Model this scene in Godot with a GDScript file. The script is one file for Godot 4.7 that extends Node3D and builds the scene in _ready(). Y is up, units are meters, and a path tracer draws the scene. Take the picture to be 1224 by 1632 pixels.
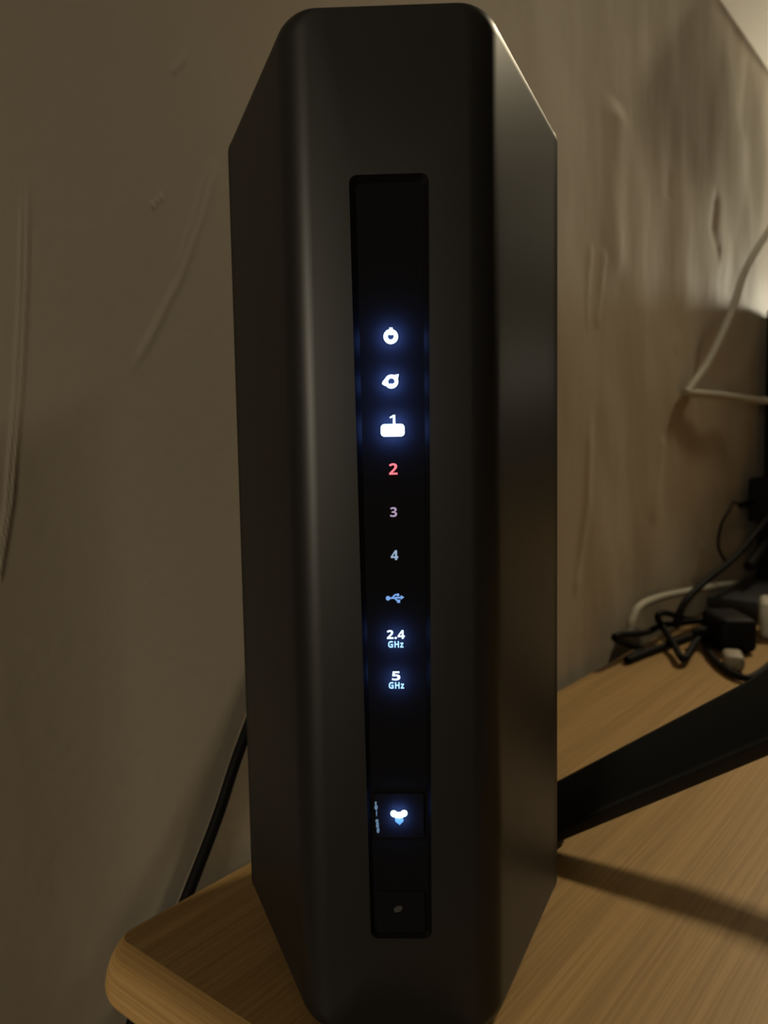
extends Node3D

const WALL_TONE := Color(0.44, 0.385, 0.31)
var names := {}

# ------------------------------------------------------------------ helpers
func numbered(called: String) -> String:
	var k: int = names.get(called, 0)
	names[called] = k + 1
	return called if k == 0 else "%s_%03d" % [called, k]

func tag(o: Node, label := "", category := "", group := "", kind := "") -> void:
	if label: o.set_meta("label", label)
	if category: o.set_meta("category", category)
	if group: o.set_meta("group", group)
	if kind: o.set_meta("kind", kind)

func thing(called: String, label: String, category: String, at := Vector3.ZERO, turn := 0.0) -> Node3D:
	var o := Node3D.new()
	o.name = numbered(called)
	add_child(o)
	o.position = at
	o.rotation.y = turn
	tag(o, label, category)
	return o

func put(called: String, mesh: Mesh, m: Material, parent: Node, at := Vector3.ZERO, label := "") -> MeshInstance3D:
	var o := MeshInstance3D.new()
	o.name = called
	o.mesh = mesh
	o.material_override = m
	o.position = at
	o.cast_shadow = GeometryInstance3D.SHADOW_CASTING_SETTING_ON
	parent.add_child(o, true)
	if label: o.set_meta("label", label)
	return o

func struct(called: String, mesh: Mesh, m: Material, at := Vector3.ZERO) -> MeshInstance3D:
	var o := put(called, mesh, m, self, at)
	tag(o, "", "", "", "structure")
	return o

func mat(c: Color, rough: float, metal := 0.0, spec := 0.5) -> StandardMaterial3D:
	var m := StandardMaterial3D.new()
	m.albedo_color = c.linear_to_srgb()
	m.roughness = rough
	m.metallic = metal
	m.metallic_specular = spec
	return m

func glow(c: Color, k: float) -> StandardMaterial3D:
	var m := mat(Color(0.02, 0.02, 0.02), 0.5)
	m.emission_enabled = true
	m.emission = c
	m.emission_energy_multiplier = k
	return m

func tool() -> SurfaceTool:
	var st := SurfaceTool.new()
	st.begin(Mesh.PRIMITIVE_TRIANGLES)
	return st

func tri(st: SurfaceTool, a: Vector3, b: Vector3, c: Vector3, out: Vector3, ua := Vector2.ZERO, ub := Vector2.ZERO, uc := Vector2.ZERO) -> void:
	if (b - a).cross(c - a).dot(out) > 0.0:   # front faces run clockwise
		var t := b; b = c; c = t
		var s := ub; ub = uc; uc = s
	st.set_uv(ua); st.add_vertex(a)
	st.set_uv(ub); st.add_vertex(b)
	st.set_uv(uc); st.add_vertex(c)

func quad(st: SurfaceTool, a: Vector3, b: Vector3, c: Vector3, d: Vector3, out: Vector3) -> void:
	tri(st, a, b, c, out)
	tri(st, a, c, d, out)

func middle(ring: PackedVector3Array) -> Vector3:
	var s := Vector3.ZERO
	for p in ring: s += p
	return s / ring.size()

func loft(st: SurfaceTool, rings: Array, group := 0, inward := false) -> void:
	st.set_smooth_group(group)
	for k in rings.size() - 1:
		var r0: PackedVector3Array = rings[k]
		var r1: PackedVector3Array = rings[k + 1]
		var c := (middle(r0) + middle(r1)) * 0.5
		var n := r0.size()
		for i in n:
			var j := (i + 1) % n
			var out := (r0[i] + r0[j] + r1[i] + r1[j]) * 0.25 - c
			if inward: out = -out
			quad(st, r0[i], r0[j], r1[j], r1[i], out)

func bridge(st: SurfaceTool, r0: PackedVector3Array, r1: PackedVector3Array, out: Vector3, group := 0) -> void:
	st.set_smooth_group(group)
	var n := r0.size()
	for i in n:
		var j := (i + 1) % n
		quad(st, r0[i], r0[j], r1[j], r1[i], out)

func cap(st: SurfaceTool, ring: PackedVector3Array, out: Vector3, group := 0) -> void:
	st.set_smooth_group(group)
	var c := middle(ring)
	for i in ring.size():
		tri(st, c, ring[i], ring[(i + 1) % ring.size()], out)

func done(st: SurfaceTool) -> ArrayMesh:
	st.generate_normals()
	return st.commit()

# rounded rectangle in x,y; xs(top half width), xb(bottom half width)
func rrect(hw: float, y0: float, y1: float, r: float, z: float, hw_low := -1.0, n := 6, cx := 0.0) -> PackedVector3Array:
	if hw_low < 0.0: hw_low = hw
	var ring := PackedVector3Array()
	var cs := [[1, 1], [-1, 1], [-1, -1], [1, -1]]
	for q in 4:
		var w: float = hw if cs[q][1] > 0 else hw_low
		var c := Vector2(cs[q][0] * (w - r), (y1 - r) if cs[q][1] > 0 else (y0 + r))
		for i in n + 1:
			var a := PI * 0.5 * (q + float(i) / n)
			ring.append(Vector3(cx + c.x + r * cos(a), c.y + r * sin(a), z))
		# points along the edge that follows, so that long faces stay tidy
	return ring

func rbox(size: Vector3, r: float, at := Vector3.ZERO) -> ArrayMesh:
	var st := tool()
	add_rbox(st, size, r, Transform3D(Basis(), at))
	return done(st)

func add_rbox(st: SurfaceTool, size: Vector3, r: float, t: Transform3D) -> void:
	var h := size * 0.5
	var rings := []
	var steps := 4
	for i in steps + 1:
		var a := PI * 0.5 * i / steps
		rings.append(rrect(h.x - r + r * sin(a), -h.y + r - r * sin(a), h.y - r + r * sin(a), maxf(r * sin(a), r * 0.05), h.z - r + r * cos(a), -1.0, 4))
	for i in steps + 1:
		var a := PI * 0.5 * (steps - i) / steps
		rings.append(rrect(h.x - r + r * sin(a), -h.y + r - r * sin(a), h.y - r + r * sin(a), maxf(r * sin(a), r * 0.05), -h.z + r - r * cos(a), -1.0, 4))
	var moved := []
	for ring in rings:
		var m := PackedVector3Array()
		for p in ring: m.append(t * p)
		moved.append(m)
	loft(st, moved, 1)
	cap(st, moved[0], t.basis.z, 1)
	cap(st, moved[-1], -t.basis.z, 1)

func smooth_path(p: Array, per := 8) -> PackedVector3Array:
	var out := PackedVector3Array()
	for i in p.size() - 1:
		var a: Vector3 = p[maxi(i - 1, 0)]
		var b: Vector3 = p[i]
		var c: Vector3 = p[i + 1]
		var d: Vector3 = p[mini(i + 2, p.size() - 1)]
		for k in per:
			out.append(b.cubic_interpolate(c, a, d, float(k) / per))
	out.append(p[-1])
	return out

func add_tube(st: SurfaceTool, pts: Array, r: float, sides := 12, per := 8) -> void:
	var path := smooth_path(pts, per)
	var rings := []
	var side := Vector3.UP
	for i in path.size():
		var d := (path[mini(i + 1, path.size() - 1)] - path[maxi(i - 1, 0)]).normalized()
		side = (side - d * side.dot(d))
		if side.length() < 0.001: side = d.cross(Vector3(0.3, 0.5, 0.8))
		side = side.normalized()
		var other := d.cross(side)
		var ring := PackedVector3Array()
		for k in sides:
			var a := TAU * k / sides
			ring.append(path[i] + (side * cos(a) + other * sin(a)) * r)
		rings.append(ring)
	loft(st, rings, 1)
	cap(st, rings[0], path[0] - path[1], 2)
	cap(st, rings[-1], path[-1] - path[-2], 2)

func tube(pts: Array, r: float, sides := 12, per := 8) -> ArrayMesh:
	var st := tool()
	add_tube(st, pts, r, sides, per)
	return done(st)

func lathe(profile: Array, sides := 32) -> ArrayMesh:   # Vector2(radius, height), from the bottom up
	var st := tool()
	var rings := []
	for p in profile:
		var ring := PackedVector3Array()
		for k in sides:
			var a := TAU * k / sides
			ring.append(Vector3(cos(a) * p.x, p.y, sin(a) * p.x))
		rings.append(ring)
	loft(st, rings, 1)
	cap(st, rings[0], Vector3.DOWN, 2)
	cap(st, rings[-1], Vector3.UP, 2)
	return done(st)

func slab(size: Vector3) -> BoxMesh:
	var b := BoxMesh.new()
	b.size = size
	return b

# a flat glyph of a polygon with thickness, facing +z
func plate(st: SurfaceTool, poly: PackedVector2Array, depth: float) -> void:
	var big := PackedVector2Array()   # the triangulation loses points that lie very close together
	for p in poly: big.append(p * 10000.0)
	var idx := Geometry2D.triangulate_polygon(big)
	st.set_smooth_group(-1)
	for i in range(0, idx.size(), 3):
		var a := poly[idx[i]]; var b := poly[idx[i + 1]]; var c := poly[idx[i + 2]]
		tri(st, Vector3(a.x, a.y, depth), Vector3(b.x, b.y, depth), Vector3(c.x, c.y, depth), Vector3.BACK)
	var clockwise := Geometry2D.is_polygon_clockwise(big)
	for i in poly.size():
		var a := poly[i]; var b := poly[(i + 1) % poly.size()]
		var out := Vector3(b.y - a.y, a.x - b.x, 0)
		if clockwise: out = -out
		quad(st, Vector3(a.x, a.y, 0), Vector3(b.x, b.y, 0), Vector3(b.x, b.y, depth), Vector3(a.x, a.y, depth), out)

func disc(c: Vector2, rx: float, ry: float, n := 24, tilt := 0.0) -> PackedVector2Array:
	var p := PackedVector2Array()
	for i in n: p.append(c + Vector2(cos(TAU * i / n) * rx, sin(TAU * i / n) * ry).rotated(tilt))
	return p

func arc(c: Vector2, r0: float, r1: float, a0: float, a1: float, n := 28) -> PackedVector2Array:
	var p := PackedVector2Array()
	for i in n + 1: p.append(c + Vector2.from_angle(lerpf(a0, a1, float(i) / n)) * r1)
	for i in n + 1: p.append(c + Vector2.from_angle(lerpf(a1, a0, float(i) / n)) * r0)
	return p

func bar2(a: Vector2, b: Vector2, w: float) -> PackedVector2Array:
	var s := (b - a).normalized().orthogonal() * w * 0.5
	return PackedVector2Array([a + s, b + s, b - s, a - s])

func glyph(polys: Array, depth := 0.0003) -> ArrayMesh:
	var st := tool()
	for p in polys: plate(st, p, depth)
	return done(st)

func lettering(text: String, height: float, width := 0.0) -> Array:   # [mesh, scale]
	var f := SystemFont.new()
	f.font_names = PackedStringArray(["Droid Sans"])
	f.font_weight = 700
	var t := TextMesh.new()
	t.font = f
	t.font_size = 64
	t.pixel_size = 0.01
	t.depth = 0.05
	t.text = text
	var box := t.get_aabb()
	var s := height / box.size.y
	var sx := s if width == 0.0 else width / box.size.x
	var moved := tool()
	moved.append_from(t, 0, Transform3D(Basis.from_scale(Vector3(sx, s, 0.0003 / box.size.z)), Vector3(-box.get_center().x * sx, -box.get_center().y * s, 0.00015 - box.get_center().z * 0.0003 / box.size.z)))
	return [moved.commit()]

# ------------------------------------------------------------------ textures
func wood_texture(size: Vector2i, seed_: int, bands: float, lift := 1.0) -> ImageTexture:
	var n1 := FastNoiseLite.new(); n1.seed = seed_; n1.noise_type = FastNoiseLite.TYPE_SIMPLEX; n1.frequency = 1.0; n1.fractal_octaves = 3
	var n2 := FastNoiseLite.new(); n2.seed = seed_ + 7; n2.noise_type = FastNoiseLite.TYPE_SIMPLEX; n2.frequency = 1.0; n2.fractal_octaves = 2
	var bytes := PackedByteArray()
	bytes.resize(size.x * size.y * 3)
	var light := Color(0.605, 0.490, 0.315)
	var dark := Color(0.525, 0.412, 0.248)
	var k := 0
	for y in size.y:
		for x in size.x:
			var fx := float(x) / size.x
			var fy := float(y) / size.y
			var drift := n2.get_noise_2d(fx * 1.5, fy * 2.0) * 0.005
			var v := fy + drift
			var g := 0.5 + 0.55 * n1.get_noise_2d(fx * 2.5, v * bands) + 0.50 * n1.get_noise_2d(fx * 6.0 + 40.0, v * bands * 1.9) + 0.35 * n2.get_noise_2d(fx * 1.2 + 9.0, v * bands * 0.13)
			g = clampf(g, 0.0, 1.0)
			var c := dark.lerp(light, g)
			bytes[k] = int(c.r * lift * 255.0); bytes[k + 1] = int(c.g * lift * 255.0); bytes[k + 2] = int(c.b * lift * 255.0)
			k += 3
	return ImageTexture.create_from_image(Image.create_from_data(size.x, size.y, false, Image.FORMAT_RGB8, bytes))

func noise_normal(freq: float, strength: float, seed_: int) -> NoiseTexture2D:
	var n := FastNoiseLite.new()
	n.seed = seed_
	n.frequency = freq
	n.fractal_octaves = 4
	var t := NoiseTexture2D.new()
	t.width = 512; t.height = 512
	t.seamless = true
	t.as_normal_map = true
	t.bump_strength = strength
	t.noise = n
	return t

# ------------------------------------------------------------------ wall relief
var n_big: FastNoiseLite
var n_mid: FastNoiseLite
var n_fine: FastNoiseLite
var ridges := []

func near_path(p: Vector2, path: Array) -> Vector2:   # (distance, share along)
	var best := 1e9
	var along := 0.0
	for i in path.size() - 1:
		var a: Vector2 = path[i]
		var b: Vector2 = path[i + 1]
		var t := clampf((p - a).dot(b - a) / (b - a).length_squared(), 0.0, 1.0)
		var d := p.distance_to(a.lerp(b, t))
		if d < best:
			best = d
			along = (i + t) / (path.size() - 1)
	return Vector2(best, along)

func wall_height(x: float, y: float) -> float:
	var fade := smoothstep(0.02, 0.08, x) * (1.0 - smoothstep(1.3, 1.5, x))
	var rough := smoothstep(0.30, 0.46, x)
	var h := n_big.get_noise_2d(x * 1.5, y) * lerpf(0.0003, 0.0022, rough)
	h += n_mid.get_noise_2d(x * 1.6, y * 0.6) * lerpf(0.00008, 0.00030, rough)
	h += n_fine.get_noise_2d(x, y) * 0.00002
	for r in ridges:
		var lo: Vector2 = r.lo
		var hi: Vector2 = r.hi
		if x < lo.x or x > hi.x or y < lo.y or y > hi.y: continue
		var q := near_path(Vector2(x, y), r.path)
		var ends: float = smoothstep(0.0, 0.15, q.y) * (1.0 - smoothstep(0.8, 1.0, q.y) * r.fade)
		h += r.h * exp(-q.x * q.x / (r.w * r.w)) * ends
	return h * fade

func ridge(path: Array, w: float, h: float, fade := 1.0) -> void:
	var lo := Vector2(1e9, 1e9)
	var hi := -lo
	for p: Vector2 in path:
		lo = lo.min(p); hi = hi.max(p)
	ridges.append({"path": path, "w": w, "h": h, "fade": fade, "lo": lo - Vector2.ONE * w * 3.0, "hi": hi + Vector2.ONE * w * 3.0})

func steps(stops: Array) -> PackedFloat32Array:   # [from, to, step] in turn
	var out := PackedFloat32Array()
	for s in stops:
		var n := int(ceil((s[1] - s[0]) / s[2]))
		for i in n: out.append(lerpf(s[0], s[1], float(i) / n))
	out.append(stops[-1][1])
	return out

func build_wall(m: Material) -> void:
	n_big = FastNoiseLite.new(); n_big.seed = 11; n_big.frequency = 6.0; n_big.fractal_octaves = 2
	n_mid = FastNoiseLite.new(); n_mid.seed = 5; n_mid.frequency = 22.0; n_mid.fractal_octaves = 2
	n_fine = FastNoiseLite.new(); n_fine.seed = 3; n_fine.frequency = 160.0; n_fine.fractal_octaves = 2
	# raised runs of filler and paint on the left
	var a := [Vector2(0.1012, 0.9410), Vector2(0.0990, 0.9113), Vector2(0.0967, 0.8886), Vector2(0.0926, 0.8583), Vector2(0.0886, 0.8403)]
	var b := []
	for p: Vector2 in a: b.append(p + Vector2(-0.0016, -0.002))
	ridge(a, 0.0006, 0.00026, 0.0); ridge(b, 0.0006, 0.00020, 0.6)
	ridge([Vector2(0.1611, 0.9593), Vector2(0.1539, 0.9395), Vector2(0.1451, 0.9200), Vector2(0.1336, 0.9011), Vector2(0.1261, 0.8903)], 0.0012, 0.00028)
	ridge([Vector2(0.1580, 0.9580), Vector2(0.1505, 0.9380), Vector2(0.1420, 0.9190)], 0.0009, 0.00014)
	ridge([Vector2(0.1503, 0.9833), Vector2(0.1468, 0.9790), Vector2(0.1439, 0.9755)], 0.0008, 0.00025)
	ridge([Vector2(0.1406, 0.9422), Vector2(0.1354, 0.9369)], 0.0007, 0.00022)
	# lumps and dents of the plaster on the right
	ridge([Vector2(0.4436, 0.9836), Vector2(0.4395, 0.9547), Vector2(0.4329, 0.9327)], 0.003, 0.0009)
	ridge([Vector2(0.4280, 0.9836), Vector2(0.4230, 0.9547), Vector2(0.4200, 0.9300)], 0.0026, 0.0007)
	ridge([Vector2(0.4600, 1.0700), Vector2(0.4570, 1.0252), Vector2(0.4600, 0.9608)], 0.013, 0.0022)
	ridge([Vector2(0.4231, 0.8934), Vector2(0.4219, 0.8366), Vector2(0.4114, 0.8019), Vector2(0.4059, 0.7814)], 0.004, 0.0009)
	ridge([Vector2(0.6546, 1.0650), Vector2(0.6467, 1.0326), Vector2(0.6693, 1.0128)], 0.007, -0.0020)
	ridge([Vector2(0.5491, 1.0523), Vector2(0.5474, 1.0315)], 0.005, -0.0006)
	ridge([Vector2(0.7397, 1.1931), Vector2(0.7327, 1.1552), Vector2(0.7254, 1.1225)], 0.016, -0.0015)
	ridge([Vector2(0.5430, 0.8760), Vector2(0.5342, 0.8463), Vector2(0.5176, 0.8136)], 0.006, 0.0010)
	ridge([Vector2(0.6325, 0.7933), Vector2(0.6126, 0.7616)], 0.006, 0.0010)
	ridge([Vector2(0.5750, 0.9447), Vector2(0.5623, 0.9327)], 0.005, 0.0005)
	var xs := steps([[-1.6, 0.02, 0.5], [0.02, 0.085, 0.006], [0.085, 0.18, 0.00055], [0.18, 0.40, 0.004], [0.40, 0.90, 0.0028], [0.90, 1.5, 0.02], [1.5, 2.6, 0.4]])
	var ys := steps([[0.0, 0.68, 0.2], [0.68, 0.83, 0.002], [0.83, 0.99, 0.0014], [0.99, 1.24, 0.0028], [1.24, 2.5, 0.3]])
	var nx := xs.size()
	var v := PackedVector3Array()
	var nm := PackedVector3Array()
	var uv := PackedVector2Array()
	for y in ys:
		for x in xs:
			var inside := x > 0.01 and x < 1.51 and y > 0.6 and y < 1.35
			var h := wall_height(x, y) if inside else 0.0
			v.append(Vector3(x, y, h))
			if inside:
				var e := 0.0004
				nm.append(Vector3((h - wall_height(x + e, y)) / e, (h - wall_height(x, y + e)) / e, 1.0).normalized())
			else: nm.append(Vector3.BACK)
			uv.append(Vector2(x, -y))
	var idx := PackedInt32Array()
	for j in ys.size() - 1:
		for i in nx - 1:
			var p := j * nx + i
			for q in [p, p + nx, p + 1, p + 1, p + nx, p + nx + 1]: idx.append(q)
	var arr := []
	arr.resize(Mesh.ARRAY_MAX)
	arr[Mesh.ARRAY_VERTEX] = v
	arr[Mesh.ARRAY_NORMAL] = nm
	arr[Mesh.ARRAY_TEX_UV] = uv
	arr[Mesh.ARRAY_INDEX] = idx
	var mesh := ArrayMesh.new()
	mesh.add_surface_from_arrays(Mesh.PRIMITIVE_TRIANGLES, arr)
	var w := struct("wall_back", slab(Vector3(4.4, 2.7, 0.15)), m, Vector3(0.5, 1.25, -0.083))
	put("plaster_coat", mesh, m, w, Vector3(-0.5, -1.25, 0.083))

# ------------------------------------------------------------------ modem
func build_modem() -> void:
	var shell := mat(Color(0.0070, 0.0071, 0.0075), 0.39, 0.0, 0.45)
	var gloss := mat(Color(0.007, 0.007, 0.008), 0.5, 0.0, 0.06)
	var o := thing("modem", "tall black upright modem with a column of lit icons, standing at the desk corner", "modem", Vector3(0.15795, 0.741, 0.0674), deg_to_rad(-51.2 - 2.0))
	var yc := 0.1085
	var hole := rrect(0.0080, 0.0226, 0.1834, 0.0016, 0.037, 0.0066)
	var inner := rrect(0.0067, 0.0236, 0.1820, 0.0012, 0.0361, 0.0058)
	# front shell, from the flat face round the upright edges and out to the waist
	var rings := []
	var n := 10
	for i in n + 1:
		var a := deg_to_rad(60.0) * i / n
		var s := sin(a) / sin(deg_to_rad(60.0))
		var hh := 0.1068 + 0.0014 * s
		rings.append(rrect(0.0156 + 0.0081 * sin(a), yc - hh, yc + hh, 0.0030 + 0.0030 * s, 0.037 - 0.0088 * (1.0 - cos(a)), -1.0, 10))
	for i in range(1, 13):
		var t := i / 12.0
		var hh := lerpf(0.1082, 0.0975, t)
		rings.append(rrect(lerpf(0.02261, 0.0400, t), yc - hh, yc + hh, lerpf(0.006, 0.0045, t), lerpf(0.0326, 0.0012, t), -1.0, 10))
	for i in range(1, 5):
		var a := PI * 0.5 * i / 4.0
		rings.append(rrect(0.0400 + 0.0004 * sin(a), yc - 0.0975, yc + 0.0975, 0.0045, 0.0012 - 0.0024 * (1.0 - cos(a)), -1.0, 10))
	var st := tool()
	var face := rrect(0.0080, 0.0226, 0.1834, 0.0016, 0.037, 0.0066, 10)
	bridge(st, rings[0], face, Vector3.BACK, 1)
	loft(st, rings, 1)
	put("front_shell", done(st), shell, o)
	# rear shell, narrowing towards the back
	var back := []
	for i in 9:
		var t := i / 8.0
		var hh := lerpf(0.0972, 0.0900, t)
		back.append(rrect(lerpf(0.0400, 0.0225, t), yc - hh, yc + hh, 0.0045, lerpf(-0.0013, -0.052, t), -1.0, 10))
	st = tool()
	loft(st, back, 1)
	cap(st, back[-1], Vector3.FORWARD, 2)
	cap(st, back[0], Vector3.BACK, 2)
	put("rear_shell", done(st), shell, o)
	for z in [0.022, -0.030]:
		for s in [-1, 1]:
			var leg := 0.0125 if z < 0.0 else 0.0025
			put("rubber_foot", rbox(Vector3(0.009, leg, 0.007), 0.0009), mat(Color(0.01, 0.01, 0.01), 0.8), o, Vector3(s * 0.012, -0.001 + leg * 0.5 + (0.0 if z < 0.0 else 0.0), z))
	st = tool()
	loft(st, [hole, inner], -1, true)
	put("bezel", done(st), mat(Color(0.004, 0.004, 0.004), 0.42, 0.0, 0.14), o)
	st = tool()
	cap(st, inner, Vector3.BACK, -1)
	var rim := rrect(0.0067, 0.0236, 0.1820, 0.0012, 0.0350, 0.0058)
	loft(st, [inner, rim], 1)
	put("display_panel", done(st), gloss, o, Vector3.ZERO, "glossy black display strip")
	# buttons at the foot of the strip
	for b in [[0.0500, 0.0101], [0.0282, 0.0095]]:
		var bst := tool()
		var h: float = b[1] * 0.5
		var lip := [rrect(0.0054, b[0] - h, b[0] + h, 0.0007, 0.0361), rrect(0.0054, b[0] - h, b[0] + h, 0.0007, 0.0364), rrect(0.0052, b[0] - h + 0.0002, b[0] + h - 0.0002, 0.0005, 0.0366)]
		loft(bst, lip, -1)
		cap(bst, lip[-1], Vector3.BACK, -1)
		put("button", done(bst), mat(Color(0.006, 0.006, 0.007), 0.45, 0.0, 0.15), o, Vector3.ZERO, "lit square button with a white symbol" if b[0] > 0.04 else "unlit square button")
	# icons
	var zf := 0.0362
	var white := glow(Color(0.80, 0.90, 1.0), 2.2)
	var cool := glow(Color(0.66, 0.86, 1.0), 1.6)
	var px := 0.0001303
	var sh := px
	# power: a ring with a bar through its open top
	put("power_icon", glyph([arc(Vector2.ZERO, 4.6 * sh, 11.6 * sh, deg_to_rad(100), deg_to_rad(440), 40), bar2(Vector2(0.5, 2.5) * sh, Vector2(0.5, 14.0) * sh, 5.5 * sh)]), white, o, Vector3(-0.00014, 0.1514, zf), "white glowing power symbol")
	# internet: a ring circled by an arrow with a tail at the left and a corner at the upper right
	put("internet_icon", glyph([arc(Vector2(1.0, 0.0) * sh, 5.0 * sh, 11.0 * sh, 0, PI, 24), arc(Vector2(1.0, 0.0) * sh, 5.0 * sh, 11.0 * sh, PI, TAU, 24),
		PackedVector2Array([Vector2(-4, 9.5) * sh, Vector2(-13.0, 0.5) * sh, Vector2(-14.0, -3.5) * sh, Vector2(-10.0, -6.5) * sh, Vector2(-4, -6) * sh]),
		PackedVector2Array([Vector2(3, 10.0) * sh, Vector2(13.0, 11.5) * sh, Vector2(11.5, 3) * sh, Vector2(8, 5) * sh]),
		arc(Vector2(2.2, -2.0) * sh, 1.8 * sh, 3.6 * sh, deg_to_rad(200), deg_to_rad(350), 16)]), white, o, Vector3(-0.00030, 0.1423, zf), "white glowing circled arrow symbol")
	put("number_icon", lettering("1", 15.0 * px, 9.5 * px)[0], white, o, Vector3(-0.00010, 0.13455, zf), "white glowing number 1")
	put("indicator_bar", glyph([_rr(38.0 * px, 20.0 * px, 6.0 * px)]), glow(Color(0.80, 0.90, 1.0), 3.0), o, Vector3(-0.00007, 0.13235, zf), "white glowing rounded bar")
	put("number_icon", lettering("2", 18.0 * px, 13.5 * px)[0], glow(Color(1.0, 0.48, 0.54), 1.6), o, Vector3(-0.00008, 0.12438, zf), "red glowing number 2")
	put("number_icon", lettering("3", 15.5 * px, 11.0 * px)[0], glow(Color(0.78, 0.68, 0.82), 1.0), o, Vector3(-0.00016, 0.11542, zf), "dim pinkish number 3")
	put("number_icon", lettering("4", 15.5 * px, 12.0 * px)[0], glow(Color(0.66, 0.78, 0.90), 1.0), o, Vector3(-0.00011, 0.10638, zf), "dim bluish number 4")
	put("usb_icon", glyph([disc(Vector2(-11.5, -0.5) * px, 3.6 * px, 3.6 * px, 16), bar2(Vector2(-10, -0.5) * px, Vector2(10, 0.5) * px, 2.4 * px),
		PackedVector2Array([Vector2(9, 4) * px, Vector2(9, -3) * px, Vector2(14.5, 1) * px]),
		bar2(Vector2(-5, 0) * px, Vector2(0, 5.2) * px, 2.2 * px), bar2(Vector2(-0.5, 5) * px, Vector2(3, 5) * px, 2.2 * px), disc(Vector2(4.5, 4.8) * px, 2.3 * px, 2.3 * px, 12),
		bar2(Vector2(-1, -0.4) * px, Vector2(4, -5.2) * px, 2.2 * px), PackedVector2Array([Vector2(3, -3.2) * px, Vector2(3, -8) * px, Vector2(8, -8) * px, Vector2(8, -3.2) * px])]), glow(Color(0.52, 0.72, 1.0), 1.1), o, Vector3(-0.00013, 0.09733, zf), "dim blue three-pronged cable symbol")
	put("band_icon", lettering("2.4", 14.5 * px, 29.0 * px)[0], white, o, Vector3(-0.00012, 0.0895, zf), "white glowing 2.4")
	put("unit_icon", lettering("GHz", 10.5 * px, 25.0 * px)[0], cool, o, Vector3(-0.00016, 0.0874, zf), "bluish glowing GHz under 2.4")
	put("band_icon", lettering("5", 14.5 * px, 13.5 * px)[0], white, o, Vector3(-0.00020, 0.0806, zf), "white glowing 5")
	put("unit_icon", lettering("GHz", 10.5 * px, 25.0 * px)[0], cool, o, Vector3(-0.00017, 0.07855, zf), "bluish glowing GHz under 5")
	var zb := 0.0366
	put("wireless_icon", glyph([disc(Vector2(-8, 4) * px, 6.4 * px, 5.6 * px, 20, -0.5), disc(Vector2(8, 4.5) * px, 6.4 * px, 5.6 * px, 20, 0.5), disc(Vector2(0, 1.5) * px, 8.5 * px, 5.5 * px)]), white, o, Vector3(-0.00008, 0.0500, zb), "white glowing two-lobed symbol")
	put("wireless_icon", glyph([PackedVector2Array([Vector2(-7, -3) * px, Vector2(7, -3) * px, Vector2(7.5, -8) * px, Vector2(1, -15) * px, Vector2(-6, -9) * px])]), glow(Color(0.35, 0.72, 0.92), 0.9), o, Vector3(-0.00008, 0.0500, zb), "pale blue tip of the two-lobed symbol")
	var leaks := []
	for q in [[0, 22, 1.6, 3], [0.5, 15, 2.8, 4], [1.0, 5, 1.0, 5], [1.5, -8, 2.6, 2.6], [2.2, -13, 2.4, 2.2], [2.2, -17, 2.6, 2.4], [3.0, -24, 2.4, 4.6]]:
		leaks.append(disc(Vector2(q[0], q[1]) * px, q[2] * px, q[3] * px, 12))
	put("light_gap", glyph(leaks), glow(Color(0.55, 0.70, 0.85), 0.55), o, Vector3(-0.00502, 0.0500, zb), "specks of white light along the button's left edge")
	put("button_mark", glyph([disc(Vector2.ZERO, 8.0 * px, 5.0 * px, 18, 0.5)]), mat(Color(0.035, 0.035, 0.035), 0.5), o, Vector3(-0.0006, 0.0292, zb), "faint grey mark on the unlit button")
	# the light that each bright icon throws on the strip round it
	for q in [[-0.0001, 0.1514, 0.0030, 1.0], [-0.0003, 0.1423, 0.0030, 1.0], [-0.0001, 0.1328, 0.0045, 1.5], [-0.0001, 0.0887, 0.0034, 0.55], [-0.0002, 0.0797, 0.0030, 0.5], [-0.0001, 0.0498, 0.0032, 0.5]]:
		var l := AreaLight3D.new()
		l.name = "icon_light"
		l.area_size = Vector2(q[2], q[2])
		l.light_color = Color(0.42, 0.58, 1.0)
		l.light_energy = ICON_LIGHT * q[3]
		l.shadow_enabled = true
		l.position = Vector3(q[0], q[1], 0.0362 + 0.0024)
		l.rotation.y = 0.0
		o.add_child(l, true)

const ICON_LIGHT := 0.00030

func _rr(w: float, h: float, r: float) -> PackedVector2Array:
	var p := PackedVector2Array()
	for v in rrect(w * 0.5, -h * 0.5, h * 0.5, r, 0.0, -1.0, 5): p.append(Vector2(v.x, v.y))
	return p

# ------------------------------------------------------------------ desk
func outline(x0: float, x1: float, z0: float, z1: float, r: float, y: float) -> PackedVector3Array:
	var ring := PackedVector3Array()
	var cs := [[x1, z1, -1, -1], [x0, z1, 1, -1], [x0, z0, 1, 1], [x1, z0, -1, 1]]
	for q in 4:
		var c := Vector2(cs[q][0] + cs[q][2] * r, cs[q][1] + cs[q][3] * r)
		for i in 9:
			var a := PI * 0.5 * (q + i / 8.0)
			ring.append(Vector3(c.x + r * cos(a), y, c.y + r * sin(a)))
	return ring

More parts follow.
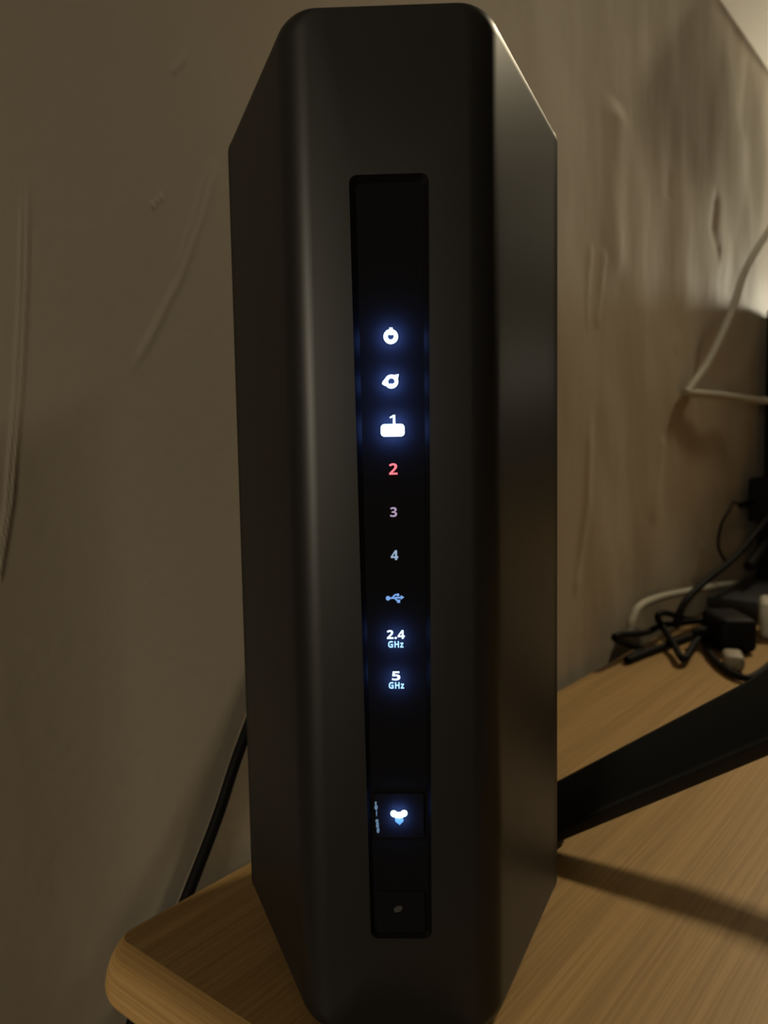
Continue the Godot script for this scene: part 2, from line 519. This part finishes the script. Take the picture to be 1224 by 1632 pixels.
func build_desk() -> void:
	var top := StandardMaterial3D.new()
	top.albedo_texture = wood_texture(Vector2i(768, 2048), 21, 380.0)
	top.roughness = 0.48
	top.metallic_specular = 0.35
	top.uv1_triplanar = true
	top.uv1_world_triplanar = true
	top.uv1_scale = Vector3(1.6, 1.6, 1.6)
	var band := StandardMaterial3D.new()
	band.albedo_texture = wood_texture(Vector2i(1024, 256), 33, 40.0, 1.30)
	band.albedo_color = Color(1, 1, 1)
	band.roughness = 0.5
	var d := thing("desk", "oak-coloured wooden desk with a rounded edge, pushed against the plaster wall", "desk", Vector3(0.75, 0, 0.30))
	var x0 := 0.1115 - 0.75
	var x1 := 1.62 - 0.75
	var z0 := 0.0060 - 0.30
	var z1 := 0.66 - 0.30
	var st := tool()
	var rim := outline(x0, x1, z0, z1, 0.004, 0.74)
	cap(st, rim, Vector3.UP, -1)
	var low := outline(x0, x1, z0, z1, 0.004, 0.728)
	cap(st, low, Vector3.DOWN, -1)
	loft(st, [rim, low], -1)
	put("desk_top", done(st), top, d)
	# the rounded lip along the open sides, its grain running along it
	st = tool()
	st.set_smooth_group(1)
	var loops := [outline(x0, x1, z0 + 0.000, z1, 0.004, 0.74)]
	for i in 9:
		var a := PI * i / 8.0
		var e := 0.0110 * sin(a)
		loops.append(outline(x0 - e, x1 + e, z0 - minf(e, 0.0), z1 + e, 0.004 + e, 0.734 + 0.006 * cos(a)))
	var n: int = loops[0].size()
	var run := PackedFloat32Array([0.0])
	for i in n: run.append(run[i] + loops[4][i].distance_to(loops[4][(i + 1) % n]))
	for k in range(1, loops.size() - 1):
		for i in n:
			var j := (i + 1) % n
			var p0: Vector3 = loops[k][i]; var p1: Vector3 = loops[k][j]; var p2: Vector3 = loops[k + 1][j]; var p3: Vector3 = loops[k + 1][i]
			var out := (p0 + p1 + p2 + p3) * 0.25 - Vector3(0.0, 0.731, 0.0)
			var mid := (p0 + p1) * 0.5
			out = Vector3(signf(mid.x) if absf(mid.x) > 0.6 else 0.0, (0.5 - (k - 0.5) / 8.0) * 2.0, signf(mid.z) if absf(mid.z) > 0.25 else 0.0)
			var s := 1.0 / 0.5
			var u0 := run[i] * s; var u1 := run[i + 1] * s
			var v0 := (k - 1) / 14.0; var v1 := k / 14.0
			tri(st, p0, p1, p2, out, Vector2(u0, v0), Vector2(u1, v0), Vector2(u1, v1))
			tri(st, p0, p2, p3, out, Vector2(u0, v0), Vector2(u1, v1), Vector2(u0, v1))
	put("edge_band", done(st), band, d)
	var steel := mat(Color(0.08, 0.08, 0.08), 0.5, 0.6)
	for p in [Vector2(x0 + 0.10, z0 + 0.08), Vector2(x1 - 0.10, z0 + 0.08), Vector2(x0 + 0.10, z1 - 0.08), Vector2(x1 - 0.10, z1 - 0.08)]:
		put("leg", rbox(Vector3(0.045, 0.728, 0.045), 0.004), steel, d, Vector3(p.x, 0.364, p.y))

# ------------------------------------------------------------------ the rest
func build_stand() -> void:
	var black := mat(Color(0.007, 0.007, 0.007), 0.6, 0.0, 0.25)
	var t := Vector3(0.2236, 0.7405, 0.0746)
	var q := Vector3(0.2636, 0.7842, 0.1315)
	var o := thing("device_stand", "thick black stand leg slanting up from the desk beside the modem", "stand", t)
	var d := (q - t)
	var len := d.length()
	d = d.normalized()
	var side := Vector3(-0.6966, 0.7145, -0.065)
	side = (side - d * side.dot(d)).normalized()
	var up := side.cross(d).normalized()
	var rings := []
	for k: float in [-0.12, -0.10, 0.0, 0.5, 1.0, 1.9]:
		var h := lerpf(0.0155, 0.0220, k) * 0.5
		var w := lerpf(0.0080, 0.0098, k) * 0.5
		if k < -0.11: h *= 0.85; w *= 0.85
		var c := d * len * k + Vector3(0, lerpf(0.0086, 0.0, clampf(k, 0.0, 1.0)), 0)
		var ring := PackedVector3Array()
		for p in rrect(w, -h, h, minf(w, h) * 0.4, 0.0, -1.0, 5): ring.append(c + side * p.x + up * p.y)
		rings.append(ring)
	var st := tool()
	loft(st, rings, 1)
	cap(st, rings[0], -d, 2)
	cap(st, rings[-1], d, 2)
	put("leg", done(st), black, o)
	# beyond the frame the leg meets its fellow at a hub
	var hub := d * len * 1.88
	var foot := Vector3(0.43, 0.7445, 0.335) - t
	var f := (foot - hub).normalized()
	var side2 := f.cross(Vector3.UP).normalized()
	var up2 := side2.cross(f)
	rings = []
	for k: float in [0.0, 0.5, 1.0]:
		var ring := PackedVector3Array()
		for p in rrect(lerpf(0.0055, 0.004, k), -lerpf(0.012, 0.008, k), lerpf(0.012, 0.008, k), 0.0025, 0.0, -1.0, 5): ring.append(hub.lerp(foot, k) + side2 * p.x + up2 * p.y + Vector3(0, 0.002 * k, 0))
		rings.append(ring)
	st = tool()
	loft(st, rings, 1)
	cap(st, rings[0], -f, 2)
	cap(st, rings[-1], f, 2)
	put("leg", done(st), black, o)
	put("hub", rbox(Vector3(0.030, 0.032, 0.030), 0.006), black, o, hub)
	put("foot_pad", rbox(Vector3(0.010, 0.006, 0.010), 0.0012), mat(Color(0.01, 0.01, 0.01), 0.9), o, Vector3(0, 0.0025, 0))

func build_cables() -> void:
	var black := mat(Color(0.006, 0.0055, 0.0055), 0.6, 0.0, 0.2)
	var white := mat(Color(0.42, 0.40, 0.34), 0.6, 0.0, 0.25)
	var c := put("power_cable", tube([Vector3(0.2005, 0.800, 0.034), Vector3(0.207, 0.822, 0.016), Vector3(0.190, 0.824, 0.0035), Vector3(0.1620, 0.7811, 0.0024), Vector3(0.1495, 0.7583, 0.0024), Vector3(0.1383, 0.7409, 0.0027), Vector3(0.1276, 0.7252, 0.0030), Vector3(0.1166, 0.7133, 0.0040), Vector3(0.1100, 0.690, 0.0060), Vector3(0.106, 0.60, 0.008), Vector3(0.11, 0.35, 0.01), Vector3(0.13, 0.004, 0.03)], 0.0018), black, self)
	tag(c, "thin black cable hanging down the wall behind the desk edge, left of the modem", "cable")
	c = put("white_cable", tube([Vector3(0.80, 1.12, 0.034), Vector3(0.7592, 1.0729, 0.0300), Vector3(0.7024, 1.0355, 0.0260), Vector3(0.6649, 1.0018, 0.0200), Vector3(0.6467, 0.9668, 0.0140), Vector3(0.6107, 0.9290, 0.0090), Vector3(0.5760, 0.9064, 0.0060), Vector3(0.5757, 0.9042, 0.0065), Vector3(0.6331, 0.9045, 0.0110), Vector3(0.735, 0.9037, 0.0180), Vector3(0.765, 0.9033, 0.060), Vector3(0.775, 0.900, 0.130), Vector3(0.83, 0.85, 0.150), Vector3(0.86, 0.79, 0.150), Vector3(0.87, 0.7435, 0.160)], 0.0030), white, self)
	tag(c, "white cable bent into a sharp hook against the wall at the right", "cable")
	c = put("white_cable", tube([Vector3(0.4657, 0.7500, 0.0060), Vector3(0.4687, 0.7540, 0.0060), Vector3(0.4737, 0.7596, 0.0060), Vector3(0.4863, 0.7659, 0.0060), Vector3(0.5147, 0.7667, 0.0070), Vector3(0.5594, 0.7654, 0.0140), Vector3(0.6518, 0.7561, 0.0130), Vector3(0.70, 0.7500, 0.0180), Vector3(0.72, 0.7440, 0.050), Vector3(0.74, 0.7431, 0.10)], 0.0026), white, self)
	names["white_cable"] = 2
	c.name = "white_cable_001"
	tag(c, "white cable arching low over the black tangle at the foot of the wall", "cable")
	var o := thing("tangled_cable", "tangled bundle of thin black cable lying on the desk at the foot of the wall", "cable", Vector3(0.50, 0.74, 0.025))
	var off := Vector3(0.50, 0.74, 0.025)
	var runs := [
		[Vector3(0.5422, 0.7480, 0.0341), Vector3(0.5491, 0.7480, 0.0133), Vector3(0.5060, 0.7595, 0.0150), Vector3(0.4935, 0.7590, 0.0150), Vector3(0.5029, 0.7508, 0.0150), Vector3(0.4797, 0.7460, 0.0302), Vector3(0.4553, 0.7450, 0.0438), Vector3(0.4914, 0.7460, 0.0389), Vector3(0.5245, 0.7480, 0.0373)],
		[Vector3(0.5356, 0.7520, 0.0359), Vector3(0.5153, 0.7494, 0.0120), Vector3(0.4814, 0.7510, 0.0120), Vector3(0.4411, 0.7575, 0.0120), Vector3(0.4328, 0.7570, 0.0120), Vector3(0.4558, 0.7484, 0.0120), Vector3(0.4707, 0.7430, 0.0129), Vector3(0.4426, 0.7427, 0.0153), Vector3(0.4638, 0.7430, 0.0186), Vector3(0.5019, 0.7430, 0.0247), Vector3(0.5460, 0.7430, 0.0310)],
		[Vector3(0.5145, 0.7430, 0.0372), Vector3(0.4789, 0.7427, 0.0526), Vector3(0.4530, 0.7427, 0.0685), Vector3(0.4440, 0.7427, 0.0806), Vector3(0.4612, 0.7430, 0.0843), Vector3(0.4933, 0.7440, 0.0853)]]
	for r in runs:
		var moved := []
		for p: Vector3 in r: moved.append(p - off)
		put("strand", tube(moved, 0.0021, 10, 10), black, o)
	var b := thing("power_brick", "black power brick in the middle of the tangled cables", "power adapter", Vector3(0.5150, 0.74, 0.0520), deg_to_rad(35))
	put("casing", rbox(Vector3(0.038, 0.021, 0.022), 0.004), black, b, Vector3(0, 0.0115, 0))
	put("cord_sleeve", tube([Vector3(0.0, 0.010, -0.010), Vector3(0.0, 0.010, -0.016), Vector3(0.0, 0.009, -0.021)], 0.0036), black, b)
	# plugs stuck in the left side of the case, their cords drooping
	var at := Vector3(0.763, 0.818, 0.024)
	var a := thing("plug_block", "black plug block stuck in the side of the black case, its cords drooping", "plug", at)
	put("casing", rbox(Vector3(0.054, 0.038, 0.034), 0.002), black, a)
	put("plug", rbox(Vector3(0.036, 0.056, 0.028), 0.004), black, a, Vector3(0.0080, -0.046, 0.0))
	put("cord_sleeve", tube([Vector3(-0.024, -0.002, -0.014), Vector3(-0.045, -0.0015, -0.013), Vector3(-0.066, -0.002, -0.013)], 0.0024), black, a)
	var cords := [
		[Vector3(0.748, 0.801, 0.030), Vector3(0.720, 0.808, 0.033), Vector3(0.690, 0.807, 0.034), Vector3(0.6518, 0.7983, 0.0340), Vector3(0.6075, 0.7838, 0.0300), Vector3(0.5613, 0.7751, 0.0260), Vector3(0.5341, 0.7667, 0.0220), Vector3(0.5229, 0.7591, 0.0200), Vector3(0.515, 0.749, 0.019)],
		[Vector3(0.760, 0.792, 0.026), Vector3(0.70, 0.787, 0.032), Vector3(0.66, 0.781, 0.034), Vector3(0.634, 0.7745, 0.034)],
		[Vector3(0.698, 0.816, 0.011), Vector3(0.670, 0.8205, 0.013), Vector3(0.640, 0.817, 0.018), Vector3(0.625, 0.806, 0.016), Vector3(0.619, 0.79, 0.016), Vector3(0.630, 0.775, 0.02)]]
	for i in 3:
		var moved := []
		for p: Vector3 in cords[i]: moved.append(p - at)
		put("cord", tube(moved, [0.0025, 0.0040, 0.0012][i], 10), black, a)
	var e := thing("upright_case", "tall black case edge at the far right, above the wall adapter", "electronics", Vector3(0.855, 0.74, 0.066))
	put("casing", rbox(Vector3(0.13, 0.248, 0.12), 0.003), black, e, Vector3(0.0, 0.1245, 0.0))
	var w := thing("white_plug", "small off-white plug inside the lower loop of black cable", "plug", Vector3(0.4690, 0.74, 0.0672), deg_to_rad(20))
	put("body", rbox(Vector3(0.020, 0.009, 0.011), 0.003), mat(Color(0.22, 0.19, 0.14), 0.6), w, Vector3(0, 0.005, 0))
	var k := thing("white_box", "small off-white box at the right edge beside the black power brick", "box", Vector3(0.567, 0.74, 0.073), deg_to_rad(15))
	put("body", rbox(Vector3(0.034, 0.024, 0.030), 0.004), white, k, Vector3(0, 0.0125, 0))
	var g := thing("grey_case", "flat slate grey case lying behind the power brick at the wall", "electronics", Vector3(0.640, 0.74, 0.034))
	put("casing", rbox(Vector3(0.10, 0.016, 0.036), 0.003), mat(Color(0.035, 0.036, 0.040), 0.6, 0.0, 0.2), g, Vector3(0, 0.009, 0))

func build_shelf() -> void:
	var s := thing("wall_shelf", "cream-painted wall shelf, its pale underside showing at the upper right corner", "shelf", Vector3(1.1, 1.198, 0.0))
	put("board", rbox(Vector3(0.92, 0.022, 0.055), 0.002), mat(Color(0.90, 0.88, 0.82), 0.6), s, Vector3(0, 0.011, 0.030))

func globe_lamp(called: String, label: String, at: Vector3, h: float, r: float, c: Color, energy: float, look: float) -> void:
	var o := thing(called, label, "lamp", at)
	var metal := mat(Color(0.10, 0.09, 0.08), 0.4, 0.8)
	put("base", lathe([Vector2(0.06, 0.0), Vector2(0.06, 0.012), Vector2(0.05, 0.018), Vector2(0.012, 0.022)]), metal, o)
	put("pole", lathe([Vector2(0.006, 0.02), Vector2(0.006, h - r)]), metal, o)
	lamp_ball(o, Vector3(0, h, 0), r, c, energy, look)

func lamp_ball(o: Node3D, at: Vector3, r: float, c: Color, energy: float, look: float) -> void:
	var ball := SphereMesh.new()
	ball.radius = r; ball.height = r * 2.0
	var b := put("lamp_bulb", ball, glow(c, look), o, at)
	var l := OmniLight3D.new()
	l.name = "lamp_light"
	l.light_color = c
	l.light_energy = energy
	l.light_size = r * 0.9
	l.omni_range = 8.0
	l.omni_attenuation = 2.0
	l.shadow_enabled = true
	b.add_child(l)

func spot_lamp(called: String, label: String, at: Vector3, drop: float, aim: Vector3, c: Color, energy: float, cone: float) -> void:
	var o := thing(called, label, "lamp", at)
	var metal := mat(Color(0.10, 0.09, 0.08), 0.4, 0.8)
	put("ceiling_cup", lathe([Vector2(0.05, -0.02), Vector2(0.05, 0.0)]), metal, o)
	put("cord", lathe([Vector2(0.003, -drop + 0.10), Vector2(0.003, -0.02)], 10), metal, o)
	var head := put("lamp_head", lathe_open([Vector2(0.012, 0.11), Vector2(0.045, 0.10), Vector2(0.060, 0.06), Vector2(0.075, 0.0), Vector2(0.073, 0.0), Vector2(0.058, 0.058), Vector2(0.043, 0.096), Vector2(0.010, 0.106)]), metal, o, Vector3(0, -drop, 0))
	var d := (aim - (at + Vector3(0, -drop, 0))).normalized()
	head.basis = Basis(Quaternion(Vector3.DOWN, d))
	put("lamp_bulb", lathe([Vector2(0.058, 0.020), Vector2(0.062, 0.024), Vector2(0.056, 0.028)]), glow(c, 3.0), head)
	var l := SpotLight3D.new()
	l.name = "lamp_light"
	l.light_color = c
	l.light_energy = energy
	l.light_size = 0.05
	l.spot_range = 8.0
	l.spot_attenuation = 2.0
	l.spot_angle = cone
	l.spot_angle_attenuation = 1.0
	l.shadow_enabled = true
	head.add_child(l)
	l.position = Vector3(0, -0.004, 0)
	l.rotation_degrees.x = -90

func lathe_open(profile: Array, sides := 36) -> ArrayMesh:
	var st := tool()
	var rings := []
	for p in profile:
		var ring := PackedVector3Array()
		for k in sides: ring.append(Vector3(cos(TAU * k / sides) * p.x, p.y, sin(TAU * k / sides) * p.x))
		rings.append(ring)
	var half := profile.size() / 2
	loft(st, rings.slice(0, half + 1), 1)
	loft(st, rings.slice(half), 2, true)
	cap(st, rings[0], Vector3.UP, 3)
	return done(st)

func _ready() -> void:
	# camera: close to the modem, looking slightly down
	var cam := Camera3D.new()
	cam.name = "camera"
	add_child(cam)
	cam.position = Vector3(0.0, 0.87, 0.190)
	cam.rotation_order = EULER_ORDER_YXZ
	cam.rotation_degrees = Vector3(-4.73, -51.2, -1.01)
	cam.near = 0.01
	cam.far = 20.0
	var attr := CameraAttributesPhysical.new()
	attr.frustum_focal_length = 18.5
	attr.frustum_focus_distance = 0.17
	attr.exposure_aperture = 14.0
	cam.attributes = attr
	cam.fov = 65.98
	cam.current = true
	var we := WorldEnvironment.new()
	we.name = "environment"
	var env := Environment.new()
	env.background_mode = Environment.BG_COLOR
	env.background_color = Color(0.0, 0.0, 0.0)
	env.tonemap_mode = Environment.TONE_MAPPER_LINEAR
	env.tonemap_exposure = 0.70
	env.sdfgi_enabled = true
	env.ssao_enabled = true
	env.ssil_enabled = true
	we.environment = env
	add_child(we)
	globe_lamp("desk_lamp", "small low globe lamp standing on the desk beyond the right edge", Vector3(1.15, 0.74, 0.10), 0.25, 0.05, Color(1.0, 0.965, 0.855), 0.255, 2.0)
	globe_lamp("floor_lamp", "globe floor lamp standing left of the desk, out of view", Vector3(-1.25, 0.0, 0.34), 1.0, 0.14, Color(1.0, 0.955, 0.85), 0.70, 1.5)
	spot_lamp("spot_lamp", "spot lamp hanging from the ceiling, aimed down at the desk", Vector3(1.10, 2.5, 0.24), 0.88, Vector3(0.30, 0.74, 0.32), Color(1.0, 0.925, 0.77), 1.38, 25.0)
	# room
	var plaster := mat(WALL_TONE, 0.62, 0.0, 0.35)
	plaster.normal_enabled = true
	plaster.normal_texture = noise_normal(0.03, 3.0, 4)
	plaster.normal_scale = 0.08
	plaster.uv1_triplanar = true
	plaster.uv1_world_triplanar = true
	plaster.uv1_scale = Vector3(9, 9, 9)
	build_wall(plaster)
	var far := mat(Color(0.20, 0.18, 0.15), 0.8)
	struct("wall_left", slab(Vector3(0.15, 2.7, 3.4)), plaster, Vector3(-1.675, 1.25, 1.55))
	struct("wall_right", slab(Vector3(0.15, 2.7, 3.4)), far, Vector3(2.675, 1.25, 1.55))
	struct("wall_front", slab(Vector3(4.5, 2.7, 0.15)), far, Vector3(0.5, 1.25, 3.275))
	struct("floor", slab(Vector3(4.5, 0.15, 3.6)), mat(Color(0.12, 0.08, 0.05), 0.6), Vector3(0.5, -0.075, 1.55))
	struct("ceiling", slab(Vector3(4.5, 0.15, 3.6)), mat(Color(0.6, 0.57, 0.5), 0.8), Vector3(0.5, 2.575, 1.55))
	build_desk()
	build_modem()
	build_stand()
	build_shelf()
	build_cables()
